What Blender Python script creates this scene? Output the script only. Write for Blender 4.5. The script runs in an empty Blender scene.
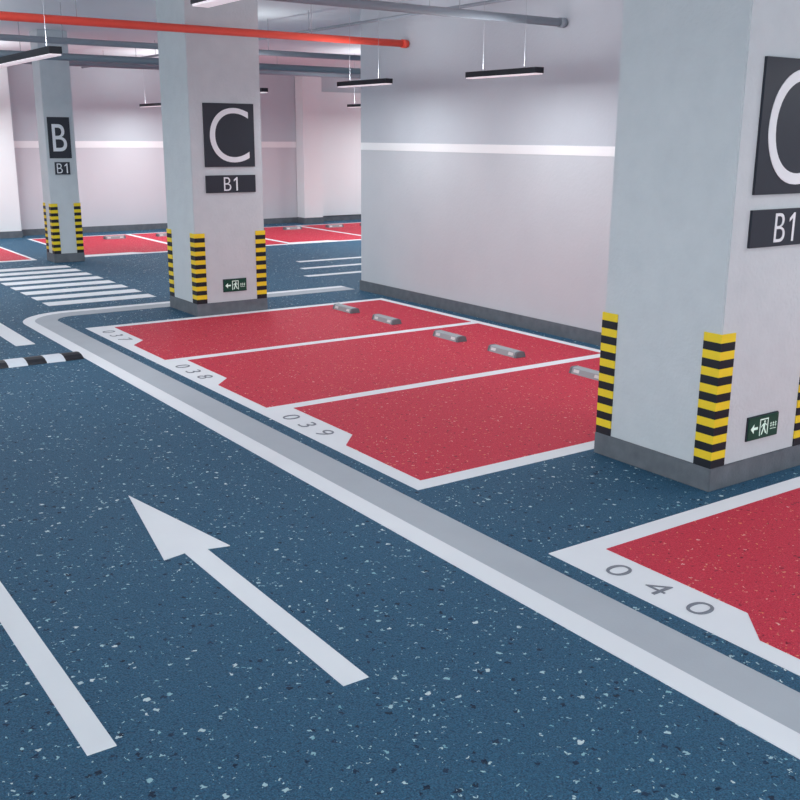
import bpy, bmesh, math, random
from mathutils import Matrix, Vector
random.seed(4)
scene=bpy.context.scene
scene.view_settings.view_transform='Standard'
scene.view_settings.look='None'
scene.view_settings.exposure=0.06
COL=scene.collection

def lin(c):
    return tuple(((v/255)/12.92 if v/255<=0.04045 else ((v/255+0.055)/1.055)**2.4) for v in c)+(1,)

# ------------------------------------------------------------ materials
def base_mat(name,col,rough=0.6,spec=0.3,metal=0.0):
    m=bpy.data.materials.new(name); m.use_nodes=True
    b=m.node_tree.nodes['Principled BSDF']
    b.inputs['Base Color'].default_value=lin(col)
    b.inputs['Roughness'].default_value=rough
    b.inputs['Specular IOR Level'].default_value=spec
    b.inputs['Metallic'].default_value=metal
    return m,m.node_tree,b

def coords(nt):
    g=nt.nodes.new('ShaderNodeNewGeometry'); return g.outputs['Position']

def mixc(nt,fac,a,b):
    n=nt.nodes.new('ShaderNodeMix'); n.data_type='RGBA'
    if isinstance(fac,float): n.inputs[0].default_value=fac
    else: nt.links.new(fac,n.inputs[0])
    for s,v in ((6,a),(7,b)):
        if isinstance(v,tuple): n.inputs[s].default_value=v
        else: nt.links.new(v,n.inputs[s])
    return n.outputs[2]

def math_(nt,op,a,b=None,clamp=False,c=None):
    n=nt.nodes.new('ShaderNodeMath'); n.operation=op; n.use_clamp=clamp
    for i,v in enumerate((a,b,c)):
        if v is None: continue
        if isinstance(v,(int,float)): n.inputs[i].default_value=v
        else: nt.links.new(v,n.inputs[i])
    return n.outputs[0]

def flakes(nt,vec,scale,radius,keep):
    """sparse angular chips mask"""
    v=nt.nodes.new('ShaderNodeTexVoronoi'); v.voronoi_dimensions='2D'; v.inputs['Scale'].default_value=scale
    nt.links.new(vec,v.inputs['Vector'])
    sep=nt.nodes.new('ShaderNodeSeparateColor'); nt.links.new(v.outputs['Color'],sep.inputs[0])
    near=math_(nt,'LESS_THAN',v.outputs['Distance'],math_(nt,'MULTIPLY',sep.outputs[1],radius))
    sel=math_(nt,'GREATER_THAN',sep.outputs[0],1-keep)
    return math_(nt,'MULTIPLY',near,sel),sep.outputs[2]

def floor_mat(name,base,dark,chips,bump=0.35,rough=0.6,grain=130):
    m,nt,b=base_mat(name,base,rough,0.25)
    pos=coords(nt)
    nz=nt.nodes.new('ShaderNodeTexNoise'); nz.noise_dimensions='2D'; nz.inputs['Scale'].default_value=45; nz.inputs['Detail'].default_value=1
    nt.links.new(pos,nz.inputs['Vector'])
    wv=nt.nodes.new('ShaderNodeVectorMath'); wv.operation='MULTIPLY_ADD'
    nt.links.new(nz.outputs['Color'],wv.inputs[0]); wv.inputs[1].default_value=(0.035,)*3; nt.links.new(pos,wv.inputs[2])
    # leathery pebble cells: used for relief and for slight tone variation
    v=nt.nodes.new('ShaderNodeTexVoronoi'); v.voronoi_dimensions='2D'; v.inputs['Scale'].default_value=80; v.feature='F1'
    nt.links.new(wv.outputs[0],v.inputs['Vector'])
    n2=nt.nodes.new('ShaderNodeTexNoise'); n2.noise_dimensions='2D'; n2.inputs['Scale'].default_value=grain; n2.inputs['Detail'].default_value=2
    nt.links.new(pos,n2.inputs['Vector'])
    f=math_(nt,'MULTIPLY_ADD',n2.outputs[0],2.0,False,-0.22)
    f=math_(nt,'SUBTRACT',f,math_(nt,'MULTIPLY',v.outputs['Distance'],0.7),True)
    c=mixc(nt,f,lin(dark),lin(base))
    for (col,col2,scale,rad,keep) in chips:
        mask,rnd=flakes(nt,wv.outputs[0],scale,rad,keep)
        c=mixc(nt,mask,c,mixc(nt,rnd,lin(col),lin(col2)))
    nt.links.new(c,b.inputs['Base Color'])
    bp=nt.nodes.new('ShaderNodeBump'); bp.inputs['Strength'].default_value=bump; bp.inputs['Distance'].default_value=0.012; bp.invert=True
    nt.links.new(v.outputs['Distance'],bp.inputs['Height']); nt.links.new(bp.outputs[0],b.inputs['Normal'])
    return m

M_BLUE=floor_mat('blue_speckled_epoxy',(64,118,150),(34,72,100),[
    ((232,242,244),(150,198,210),20,0.26,0.11),((12,38,62),(26,58,88),24,0.34,0.12),((206,230,235),(130,184,200),50,0.33,0.12)],bump=0.8)
M_RED=floor_mat('red_speckled_epoxy',(230,66,88),(188,40,64),[
    ((240,206,200),(232,136,84),27,0.24,0.10),((120,20,42),(144,28,50),32,0.32,0.10),((240,166,156),(240,170,110),50,0.32,0.10)],bump=0.55)

def painted(name,a,b_,scale=3,rough=0.65,bump=0.1,fine=60,spec=0.2):
    m,nt,b=base_mat(name,a,rough,spec)
    pos=coords(nt)
    n=nt.nodes.new('ShaderNodeTexNoise'); n.inputs['Scale'].default_value=scale; n.inputs['Detail'].default_value=3
    nt.links.new(pos,n.inputs['Vector'])
    nt.links.new(mixc(nt,n.outputs[0],lin(a),lin(b_)),b.inputs['Base Color'])
    if bump:
        n2=nt.nodes.new('ShaderNodeTexNoise'); n2.inputs['Scale'].default_value=fine; n2.inputs['Detail'].default_value=1
        nt.links.new(pos,n2.inputs['Vector'])
        bp=nt.nodes.new('ShaderNodeBump'); bp.inputs['Strength'].default_value=bump; bp.inputs['Distance'].default_value=0.01
        nt.links.new(n2.outputs[0],bp.inputs['Height']); nt.links.new(bp.outputs[0],b.inputs['Normal'])
    return m
M_WHITE=painted('white_road_paint',(240,242,245),(232,235,240),bump=0,rough=.8)
M_KERB=painted('pale_grey_walkway_paint',(186,192,199),(175,181,189),bump=0.1,rough=.8)
M_COLUMN=painted('column_plaster',(207,213,217),(194,201,206),scale=6,bump=0.35,fine=35)
M_WALL=painted('wall_plaster',(207,211,216),(198,203,209),scale=2,bump=0.2,fine=30)
M_WALLUP=painted('wall_plaster_upper',(200,206,213),(193,199,207),scale=2,bump=0.2,fine=30)
M_FARWALL=painted('far_wall_plaster',(214,215,220),(207,208,214),scale=1,bump=0)
M_FARUP=painted('far_wall_plaster_upper',(205,213,219),(198,206,213),scale=1,bump=0)
M_WALLWHITE=painted('white_wall_paint',(242,246,247),(236,241,243),scale=1,bump=0)
M_STRIPE=painted('white_stripe_paint',(248,249,250),(243,245,247),bump=0)
M_CEIL=painted('ceiling_paint',(230,235,238),(223,229,233),scale=1,bump=0)
M_SKIRT=painted('concrete_skirting',(118,124,131),(86,92,99),scale=9,bump=0.4)
M_NUM,_,_=base_mat('grey_number_paint',(128,132,142),0.6)
M_SIGN,_,_=base_mat('charcoal_sign_board',(46,50,60),0.45)
M_LETTER,_,_=base_mat('sign_lettering_white',(232,234,238),0.5)
M_YEL,_,_=base_mat('guard_yellow_rubber',(238,208,46),0.5)
M_BLK,_,_=base_mat('guard_black_rubber',(28,32,40),0.5)
M_GREEN,_,_=base_mat('exit_sign_green',(18,72,58),0.4)
M_GLYPH,_,gb=base_mat('exit_sign_pictogram',(215,240,228),0.5)
gb.inputs['Emission Color'].default_value=lin((215,240,228)); gb.inputs['Emission Strength'].default_value=0.15
M_REDPIPE,_,_=base_mat('red_fire_pipe_paint',(244,90,74),0.45,0.3)
M_PIPE,_,_=base_mat('grey_conduit',(142,150,160),0.5,0.3)
M_DUCT,_,_=base_mat('teal_grey_tray',(130,142,152),0.5,0.3)
M_LAMP,_,_=base_mat('lamp_housing_black',(30,33,42),0.4)
M_DIFF,_,db=base_mat('lamp_diffuser',(235,225,232),0.5)
db.inputs['Emission Color'].default_value=lin((246,232,238)); db.inputs['Emission Strength'].default_value=0.5
M_WIRE,_,_=base_mat('steel_wire',(170,172,180),0.4,0.5,0.2)
M_STOP,_,_=base_mat('wheel_stop_grey',(162,168,172),0.5)
M_STOPDARK,_,_=base_mat('wheel_stop_end_cap',(112,118,124),0.6)
M_REFL,_,_=base_mat('wheel_stop_reflector',(228,230,230),0.35)
M_BWHITE,_,_=base_mat('speed_bump_white',(215,222,230),0.55)

# ------------------------------------------------------------ geometry helpers
def empty(name,loc=(0,0,0)):
    e=bpy.data.objects.new(name,None); e.empty_display_size=.2; e.location=loc; COL.objects.link(e)
    bpy.context.view_layer.update(); return e
def finish(bm,name,mats,parent=None,smooth=False,bevel=0):
    if bevel: bmesh.ops.bevel(bm,geom=bm.edges[:],offset=bevel,segments=2,affect='EDGES',clamp_overlap=True)
    bmesh.ops.recalc_face_normals(bm,faces=bm.faces)
    me=bpy.data.meshes.new(name); bm.to_mesh(me); bm.free()
    for m in mats: me.materials.append(m)
    if smooth:
        for p in me.polygons: p.use_smooth=True
    o=bpy.data.objects.new(name,me); COL.objects.link(o)
    if parent:
        o.parent=parent; o.matrix_parent_inverse=parent.matrix_world.inverted()
    return o
def addbox(bm,lo,hi,mi=0):
    vs=[bm.verts.new((x,y,z)) for x in (lo[0],hi[0]) for y in (lo[1],hi[1]) for z in (lo[2],hi[2])]
    for f in ((0,1,3,2),(4,6,7,5),(0,4,5,1),(2,3,7,6),(0,2,6,4),(1,5,7,3)):
        fc=bm.faces.new([vs[i] for i in f]); fc.material_index=mi
def box(name,lo,hi,mat,parent=None,bevel=0):
    bm=bmesh.new(); addbox(bm,lo,hi); return finish(bm,name,[mat],parent,bevel=bevel)
def addprism(bm,pts,z0,z1,mi=0):
    a=[bm.verts.new((x,y,z0)) for x,y in pts]; b=[bm.verts.new((x,y,z1)) for x,y in pts]
    n=len(pts)
    f=bm.faces.new(b); f.material_index=mi
    f=bm.faces.new(a[::-1]); f.material_index=mi
    for i in range(n):
        f=bm.faces.new([a[i],a[(i+1)%n],b[(i+1)%n],b[i]]); f.material_index=mi
def prism(name,pts,z0,z1,mat,parent=None):
    bm=bmesh.new(); addprism(bm,pts,z0,z1); return finish(bm,name,[mat],parent)
def addcyl(bm,p0,p1,r,seg=20,mi=0):
    p0=Vector(p0);p1=Vector(p1);d=p1-p0
    rot=d.to_track_quat('Z','Y').to_matrix().to_4x4()
    n0=set(bm.faces)
    bmesh.ops.create_cone(bm,cap_ends=True,segments=seg,radius1=r,radius2=r,depth=d.length,matrix=Matrix.Translation((p0+p1)/2)@rot)
    for f in bm.faces:
        if f not in n0:
            f.material_index=mi
            if len(f.verts)==4: f.smooth=True
def text_mesh(name,body,w,h,M,mat,parent,spacing=1.0,extr=0.002,offset=0.0):
    """text scaled to fill w x h, centred on origin of matrix M"""
    cu=bpy.data.curves.new(name+'_c','FONT'); cu.body=body; cu.size=1; cu.space_character=spacing
    cu.extrude=0.001; cu.offset=offset
    to=bpy.data.objects.new('tmp',cu); COL.objects.link(to); bpy.context.view_layer.update()
    dg=bpy.context.evaluated_depsgraph_get(); me=bpy.data.meshes.new_from_object(to.evaluated_get(dg))
    bpy.data.objects.remove(to,do_unlink=True)
    xs=[v.co.x for v in me.vertices]; ys=[v.co.y for v in me.vertices]
    cx=(min(xs)+max(xs))/2; cy=(min(ys)+max(ys))/2; sx=w/(max(xs)-min(xs)); sy=h/(max(ys)-min(ys))
    for v in me.vertices:
        v.co=M@Vector(((v.co.x-cx)*sx,(v.co.y-cy)*sy,v.co.z/0.001*extr))
    me.materials.clear(); me.materials.append(mat); me.name=name
    o=bpy.data.objects.new(name,me); COL.objects.link(o)
    if parent: o.parent=parent; o.matrix_parent_inverse=parent.matrix_world.inverted()
    return o

CEIL=4.25
WX=8.65      # right wall face
FY=25.4      # far wall face
S0,S1=2.195,2.305
# ------------------------------------------------------------ room shell
box('floor',(-9,-4,-0.2),(20.3,FY+0.3,0),M_BLUE)
box('ceiling',(-9,-4,CEIL),(20.3,FY+0.3,CEIL+0.2),M_CEIL)
bm=bmesh.new()
addbox(bm,(-9,FY,0),(20.3,FY+.3,2.08),0); addbox(bm,(-9,FY,2.24),(20.3,FY+.3,CEIL),1); addbox(bm,(-9,FY-.004,2.08),(20.3,FY+.3,2.24),2)
finish(bm,'wall_far',[M_FARWALL,M_FARUP,M_STRIPE])
bm=bmesh.new()
addbox(bm,(WX,-4,0),(WX+0.3,13.5,S0),0); addbox(bm,(WX,-4,S1),(WX+0.3,13.5,CEIL),1); addbox(bm,(WX-.004,-4,S0),(WX+0.3,13.5,S1),2)
finish(bm,'wall_right',[M_WALL,M_WALLUP,M_STRIPE])
bm=bmesh.new()
addbox(bm,(WX-0.02,-4,0),(WX,13.52,0.16)); addbox(bm,(WX,13.5,0),(WX+.3,13.52,0.16))
finish(bm,'baseboard_right',[M_SKIRT])
box('baseboard_far',(-9,FY-0.025,0),(20,FY,0.15),M_SKIRT)
box('wall_side',(20,13.2,0),(20.3,FY,CEIL),M_WALLWHITE)
box('wall_inner',(WX+.3,13.2,0),(20,13.5,CEIL),M_WALL)
for x0,x1 in ((14.1,14.7),(5.1,6.35)):
    e=empty('pilaster',((x0+x1)/2,FY-.2,0))
    box('shaft',(x0,FY-0.45,0),(x1,FY-.03,CEIL-.002),M_WALLWHITE,e)
    box('skirting',(x0-.015,FY-0.465,0),(x1+.015,FY-.03,0.16),M_SKIRT,e)
box('wall_panel_white',(14.75,FY-0.06,0.16),(19.9,FY-.03,3.6),M_WALLWHITE)

# ------------------------------------------------------------ parking bays
def bay(yt,yb,x0=3.89,x1=8.45,num=None,top=True,bottom=True):
    e=empty('parking_bay',((x0+x1)/2,(yt+yb)/2,0))
    l=.075
    prism('white_lines',[(x0,yt+(l if top else 0)),(x0,yb-(l if bottom else 0)),(x1,yb-(l if bottom else 0)),(x1,yt+(l if top else 0))],0.0,0.004,M_WHITE,e)
    pts=[(x0+.33,yt-l),(x0+.33,yt-1.08),(x0+.13,yt-1.3),(x0+.13,yb+l),(x1-.12,yb+l),(x1-.12,yt-l)]
    prism('red_surface',pts,0.004,0.007,M_RED,e)
    if num:
        M=Matrix.Translation((x0+.165,yt-.62,0.0065))@Matrix.Rotation(-math.pi/2,4,'Z')
        text_mesh('bay_number',num,0.70,0.155,M,M_NUM,e,spacing=1.9,extr=0.0015,offset=-0.012)
S=[12.54,10.21,7.81,5.42]
for i,n in enumerate(('037','038','039')): bay(S[i],S[i+1],num=n,top=(i==0),bottom=(i==2))
bay(3.94,1.55,num='040',bottom=False); bay(1.55,-0.85,num='041',top=False)
def farbay(x0,x1,y0=20.25,y1=24.5):
    e=empty('parking_bay',((x0+x1)/2,(y0+y1)/2,0))
    prism('white_lines',[(x0,y0),(x1,y0),(x1,y1),(x0,y1)],0,0.004,M_WHITE,e)
    prism('red_surface',[(x0+.07,y0+.35),(x0+1.1,y0+.35),(x0+1.3,y0+.15),(x1-.07,y0+.15),(x1-.07,y1-.12),(x0+.07,y1-.12)],0.004,0.007,M_RED,e)
for x in (.6,3.0,6.35,8.75,11.15,13.55,15.95): farbay(x,x+2.4)

# ------------------------------------------------------------ road markings
def path(off):
    pts=[]; xo=3.32+off; R=0.75-off; cy=14.05-0.75; cx=3.32+0.75
    pts.append((xo,-3.5))
    for k in range(0,13):
        a=math.pi-k*math.pi/2/12
        pts.append((cx+R*math.cos(a),cy+R*math.sin(a)))
    pts.append((8.6,cy+R))
    return pts
def band(name,o0,o1,z,mat,parent):
    a=path(o0);b=path(o1); bm=bmesh.new()
    va=[bm.verts.new((x,y,z)) for x,y in a]; vb=[bm.verts.new((x,y,z)) for x,y in b]
    wa=[bm.verts.new((x,y,0)) for x,y in a]; wb=[bm.verts.new((x,y,0)) for x,y in b]
    for i in range(len(a)-1):
        bm.faces.new([va[i],vb[i],vb[i+1],va[i+1]])
        bm.faces.new([wa[i],va[i],va[i+1],wa[i+1]]); bm.faces.new([vb[i],wb[i],wb[i+1],vb[i+1]])
    return finish(bm,name,[mat],parent)
e=empty('walkway_edge_strip',(3.5,5,0))
band('white_edge_line',0,0.15,0.006,M_WHITE,e)
band('grey_band',0.15,0.435,0.005,M_KERB,e)
bm=bmesh.new()
addprism(bm,[(2.17,6.36),(1.96,5.2),(2.10,5.23),(2.10,3.44),(2.235,3.44),(2.235,5.21),(2.37,5.18)],0,0.005)
finish(bm,'lane_direction_arrow',[M_WHITE])
bm=bmesh.new()
addprism(bm,[(.98,3.57),(1.10,3.57),(1.10,6.6),(.98,6.6)],0,0.005)
finish(bm,'lane_divider_line',[M_WHITE])
bm=bmesh.new()
addprism(bm,[(.98,12),(1.10,12),(1.10,15),(.98,15)],0,0.005)
finish(bm,'lane_divider_line',[M_WHITE])
prism('lane_edge_dash',[(2.86,11.95),(3.08,11.95),(3.08,14.2),(2.86,14.2)],0,0.005,M_WHITE)
bm=bmesh.new()
for k in range(8):
    y=14.6+k*0.6; addprism(bm,[(4.0,y),(5.62,y),(5.62,y+.33),(4.0,y+.33)],0,0.005)
finish(bm,'zebra_crossing',[M_WHITE])
bm=bmesh.new()
for k in range(3):
    y=15.3+k*0.95; addprism(bm,[(8.7+k*.45,y),(13.5,y),(13.5,y+.17),(8.7+k*.45,y+.17)],0,0.005)
finish(bm,'zebra_crossing',[M_WHITE])

# speed bump
e=empty('speed_bump',(1,11.1,0))
bmw=bmesh.new()
prof=[(-.17,0),(-.15,.018),(-.08,.042),(0,.05),(.08,.042),(.15,.018),(.17,0)]
x=3.30;k=0
while x>-2.0:
    x0=x-.2
    a=[bmw.verts.new((x,11.0+p[0],p[1]+.001)) for p in prof]; b=[bmw.verts.new((x0,11.0+p[0],p[1]+.001)) for p in prof]
    for i in range(len(prof)-1):
        f=bmw.faces.new([a[i],a[i+1],b[i+1],b[i]]); f.material_index=k%2
    bmw.faces.new(a).material_index=k%2; bmw.faces.new(b[::-1]).material_index=k%2
    x=x0;k+=1
finish(bmw,'rubber_segments',[M_BLK,M_BWHITE],e)

# ------------------------------------------------------------ columns
def guard(name,cx,cy,dx,dy,parent,z0=0.17,z1=1.12,w=.14,t=.010,n=16):
    bm=bmesh.new(); h=(z1-z0)/n
    for i in range(n):
        a=z0+i*h; b=a+h; mi=i%2
        ox,oy=cx-dx*t,cy-dy*t
        xs=sorted((ox,cx+dx*w)); ys=sorted((oy,cy))
        addbox(bm,(xs[0],ys[0],a),(xs[1],ys[1],b),mi)
        xs=sorted((ox,cx)); ys=sorted((cy,cy+dy*w))
        addbox(bm,(xs[0],ys[0],a),(xs[1],ys[1],b),mi)
    finish(bm,name,[M_BLK,M_YEL],parent)
def exit_sign(x,y,z,parent,w=.34,h=.165):
    box('exit_sign_board',(x,y-.02,z),(x+w,y,z+h),M_GREEN,parent)
    box('exit_sign_frame',(x-.006,y-.012,z-.006),(x+w+.006,y-.0,z+h+.006),M_SIGN,parent)
    bm=bmesh.new()
    def poly(pts):
        bm.faces.new([bm.verts.new((x+p[0]*w,y-.0225,z+p[1]*h)) for p in pts])
    poly([(.06,.5),(.17,.72),(.17,.56),(.30,.56),(.30,.44),(.17,.44),(.17,.28)])
    poly([(.36,.12),(.39,.12),(.39,.88),(.36,.88)]); poly([(.39,.82),(.62,.82),(.62,.88),(.39,.88)]); poly([(.62,.12),(.65,.12),(.65,.88),(.62,.88)])
    poly([(.50,.68),(.55,.68),(.55,.78),(.50,.78)])
    poly([(.47,.42),(.54,.42),(.55,.66),(.48,.66)]); poly([(.42,.48),(.48,.58),(.48,.66),(.41,.54)]); poly([(.55,.60),(.60,.52),(.61,.57),(.55,.66)])
    poly([(.42,.16),(.46,.16),(.51,.42),(.47,.44)]); poly([(.56,.20),(.60,.16),(.60,.22),(.54,.44),(.51,.40)])
    for cx in (.72,.80,.88):
        poly([(cx,.56),(cx+.055,.56),(cx+.055,.60),(cx,.60)]); poly([(cx,.46),(cx+.055,.46),(cx+.055,.50),(cx,.50)]); poly([(cx+.02,.40),(cx+.035,.40),(cx+.035,.64),(cx+.02,.64)])
    poly([(.72,.32),(.93,.32),(.93,.35),(.72,.35)])
    finish(bm,'exit_sign_pictogram',[M_GLYPH],parent)
def column(x0,x1,y0,y1,letter,sx0,sx1,sz,bz,ex=None,bx=None,gw=.14):
    e=empty('parking_column',((x0+x1)/2,(y0+y1)/2,0))
    box('shaft',(x0,y0,0.0),(x1,y1,CEIL-.002),M_COLUMN,e,bevel=0.008)
    box('skirting',(x0-.016,y0-.016,0),(x1+.016,y1+.016,0.17),M_SKIRT,e,bevel=0.006)
    for nm,cx,cy,dx,dy in (('corner_guard_1',x0,y0,1,1),('corner_guard_2',x1,y0,-1,1),('corner_guard_3',x0,y1,1,-1),('corner_guard_4',x1,y1,-1,-1)):
        guard(nm,cx,cy,dx,dy,e,w=gw)
    R=Matrix.Rotation(math.pi/2,4,'X')
    box('letter_board',(sx0,y0-.02,sz[0]),(sx1,y0,sz[1]),M_SIGN,e)
    hh=sz[1]-sz[0]; ww=sx1-sx0
    text_mesh('letter',letter,ww*(.78 if letter=='C' else .64),hh*(.86 if letter=='C' else .66),Matrix.Translation(((sx0+sx1)/2,y0-.022,(sz[0]+sz[1])/2))@R,M_LETTER,e,offset=-0.012 if letter=='C' else 0)
    b0,b1=bx or (sx0,sx1); bw=b1-b0; bh=bz[1]-bz[0]; zc=(bz[0]+bz[1])/2; xc=(b0+b1)/2
    box('level_board',(b0,y0-.02,bz[0]),(b1,y0,bz[1]),M_SIGN,e)
    text_mesh('level_letter','B',bh*.46,bh*.78,Matrix.Translation((xc-bh*.24,y0-.022,zc))@R,M_LETTER,e,offset=-.01)
    bm=bmesh.new()   # numeral 1 with flag
    H2=bh*.39; t=bh*.05; cx=xc+bh*.36
    pts=[(cx-t,-H2),(cx+t,-H2),(cx+t,H2),(cx-t*.4,H2),(cx-bh*.20,H2-bh*.15),(cx-bh*.20,H2-bh*.25),(cx-t,H2-bh*.15)]
    bm.faces.new([bm.verts.new((p[0],y0-.0235,zc+p[1])) for p in pts])
    finish(bm,'level_numeral',[M_LETTER],e)
    if ex: exit_sign(ex,y0,.31,e)
column(5.57,6.66,4.19,5.27,'C',5.75,6.49,(2.04,2.91),(1.69,1.94),ex=5.94)
column(5.45,6.49,12.64,13.58,'C',5.64,6.37,(1.99,2.81),(1.65,1.88),ex=5.84)
column(5.57,6.12,19.61,20.1,'B',5.62,6.03,(1.96,2.71),(1.66,1.89),bx=(5.7,5.98),gw=.12)

# ------------------------------------------------------------ wheel stops
def stop(x,y,L=.5,ax='y'):
    e=empty('wheel_stop',(x,y,0))
    T=(lambda a,b,c:(x+a,y+b,c)) if ax=='y' else (lambda a,b,c:(x+b,y+a,c))
    bm=bmesh.new(); z0=.0072
    pr=[(-.075,z0),(-.055,.065),(-.035,.075),(.035,.075),(.055,.065),(.075,z0)]
    cuts=[(-L/2,-L/2+.035,1),(-L/2+.035,L/2-.035,0),(L/2-.035,L/2,1)]
    for a,b,mi in cuts:
        A=[bm.verts.new(T(p[0],a,p[1])) for p in pr];B=[bm.verts.new(T(p[0],b,p[1])) for p in pr]
        for i in range(len(pr)):
            f=bm.faces.new([A[i],A[(i+1)%6],B[(i+1)%6],B[i]]); f.material_index=mi
        bm.faces.new(A).material_index=mi; bm.faces.new(B[::-1]).material_index=mi
    finish(bm,'rubber_body',[M_STOP,M_STOPDARK],e)
    bm=bmesh.new()
    for a in (-.19,.11):
        bm.faces.new([bm.verts.new(T(*c)) for c in ((-.0705,a,.026),(-.0705,a+.08,.026),(-.0595,a+.08,.058),(-.0595,a,.058))])
    finish(bm,'reflectors',[M_REFL],e)
for y in (11.92,10.90,9.52,8.46,7.12,6.08,3.3,2.25): stop(7.38,y)
for x in (7.0,8.1,9.4,10.5,11.8,12.9,14.2,15.3): stop(x,23.5,ax='x')

# ------------------------------------------------------------ pipes
def pipe(name,p0,p1,r,mat,collars=()):
    e=empty(name,[(a+b)/2 for a,b in zip(p0,p1)])
    bm=bmesh.new(); addcyl(bm,p0,p1,r)
    d=(Vector(p1)-Vector(p0)).normalized()
    for t in collars:
        c=Vector(p0)+d*t; addcyl(bm,c-d*.04,c+d*.04,r*1.2)
    finish(bm,'tube',[mat],e)
    bm=bmesh.new(); L=(Vector(p1)-Vector(p0)).length; n=max(2,int(L/3.1))
    for i in range(n):
        c=Vector(p0)+d*(L*(i+.5)/n); addcyl(bm,(c.x,c.y,c.z),(c.x,c.y,CEIL-.002),.005,8)
    finish(bm,'hangers',[M_WIRE],e)
pipe('fire_sprinkler_pipe',(-7,12.25,3.67),(WX-.01,12.25,3.67),.048,M_REDPIPE,collars=(15.58,))
pipe('overhead_conduit_pipe',(-7,9.06,3.69),(WX-.01,9.06,3.69),.046,M_PIPE,collars=(15.58,))
pipe('overhead_conduit_pipe',(-7,15.5,3.72),(19.9,15.5,3.72),.045,M_PIPE)
pipe('overhead_conduit_pipe',(-7,17.8,3.66),(19.9,17.8,3.66),.06,M_DUCT)
pipe('overhead_conduit_pipe',(-7,21.5,3.8),(19.9,21.5,3.8),.05,M_PIPE)
pipe('overhead_conduit_pipe',(8.1,-3,3.95),(8.1,25,3.95),.022,M_PIPE)

# ------------------------------------------------------------ suspended linear lamps
LZ=3.06
def lamp(x,y0,y1,z=LZ,power=16,up=.45):
    e=empty('suspended_linear_lamp',(x,(y0+y1)/2,z))
    w=.055
    box('housing',(x-w,y0,z),(x+w,y1,z+.06),M_LAMP,e)
    box('diffuser',(x-w+.006,y0+.01,z-.012),(x+w-.006,y1-.01,z),M_DIFF,e)
    bm=bmesh.new()
    for yy in (y0+.25,y1-.25): addcyl(bm,(x,yy,z+.05),(x,yy,CEIL-.002),.0018,6)
    finish(bm,'suspension_wires',[M_WIRE],e)
    for nm,zz,rot,pw in (('tube_down',z-.03,0,power),('tube_up',z+.08,math.pi,power*up)):
        ld=bpy.data.lights.new(nm,'AREA'); ld.shape='RECTANGLE'; ld.size=.1; ld.size_y=(y1-y0)-.05; ld.energy=pw; ld.color=(.95,.985,1)
        lo=bpy.data.objects.new(nm,ld); COL.objects.link(lo); lo.location=(x,(y0+y1)/2,zz); lo.rotation_euler=(rot,0,0)
        lo.parent=e; lo.matrix_parent_inverse=e.matrix_world.inverted()
for y in (2.4,5.3,8.28,11.12): lamp(7.56,y,y+1.2,power=22,up=.35)
lamp(7.58,14.6,15.8,power=34,up=.3)
lamp(9.3,22.2,24.4,power=75,up=.3)
for y0,y1 in ((-.6,.6),(4.4,5.58)): lamp(2.5,y0,y1,power=18,z=3.11)
lamp(2.7,9.0,11.3,power=40)
lamp(2.7,16,18.3,power=65)
lamp(5.0,21.9,24.2,power=75)
for y in (15,19): lamp(13,y,y+1.8,power=85,up=.25)
lamp(17,22,23.8,power=85,up=.3)

# ------------------------------------------------------------ world
w=bpy.data.worlds.new('World'); scene.world=w; w.use_nodes=True
bg=w.node_tree.nodes['Background']; bg.inputs[0].default_value=(0.91,0.97,1.0,1); bg.inputs[1].default_value=2.2

# ------------------------------------------------------------ camera
yaw,pit,rol=0.6094,0.2582,0.0065
f=Vector((math.sin(yaw)*math.cos(pit),math.cos(yaw)*math.cos(pit),-math.sin(pit)))
r=Vector((math.cos(yaw),-math.sin(yaw),0)); u=r.cross(f)
r2=r*math.cos(rol)+u*math.sin(rol); u2=-r*math.sin(rol)+u*math.cos(rol)
cam=bpy.data.cameras.new('camera'); cam.sensor_width=36; cam.lens=998/800*36; cam.clip_start=.05
co=bpy.data.objects.new('camera',cam); COL.objects.link(co)
m=Matrix((r2,u2,-f)).transposed().to_4x4(); m.translation=(0,0,2.4); co.matrix_world=m
scene.camera=co
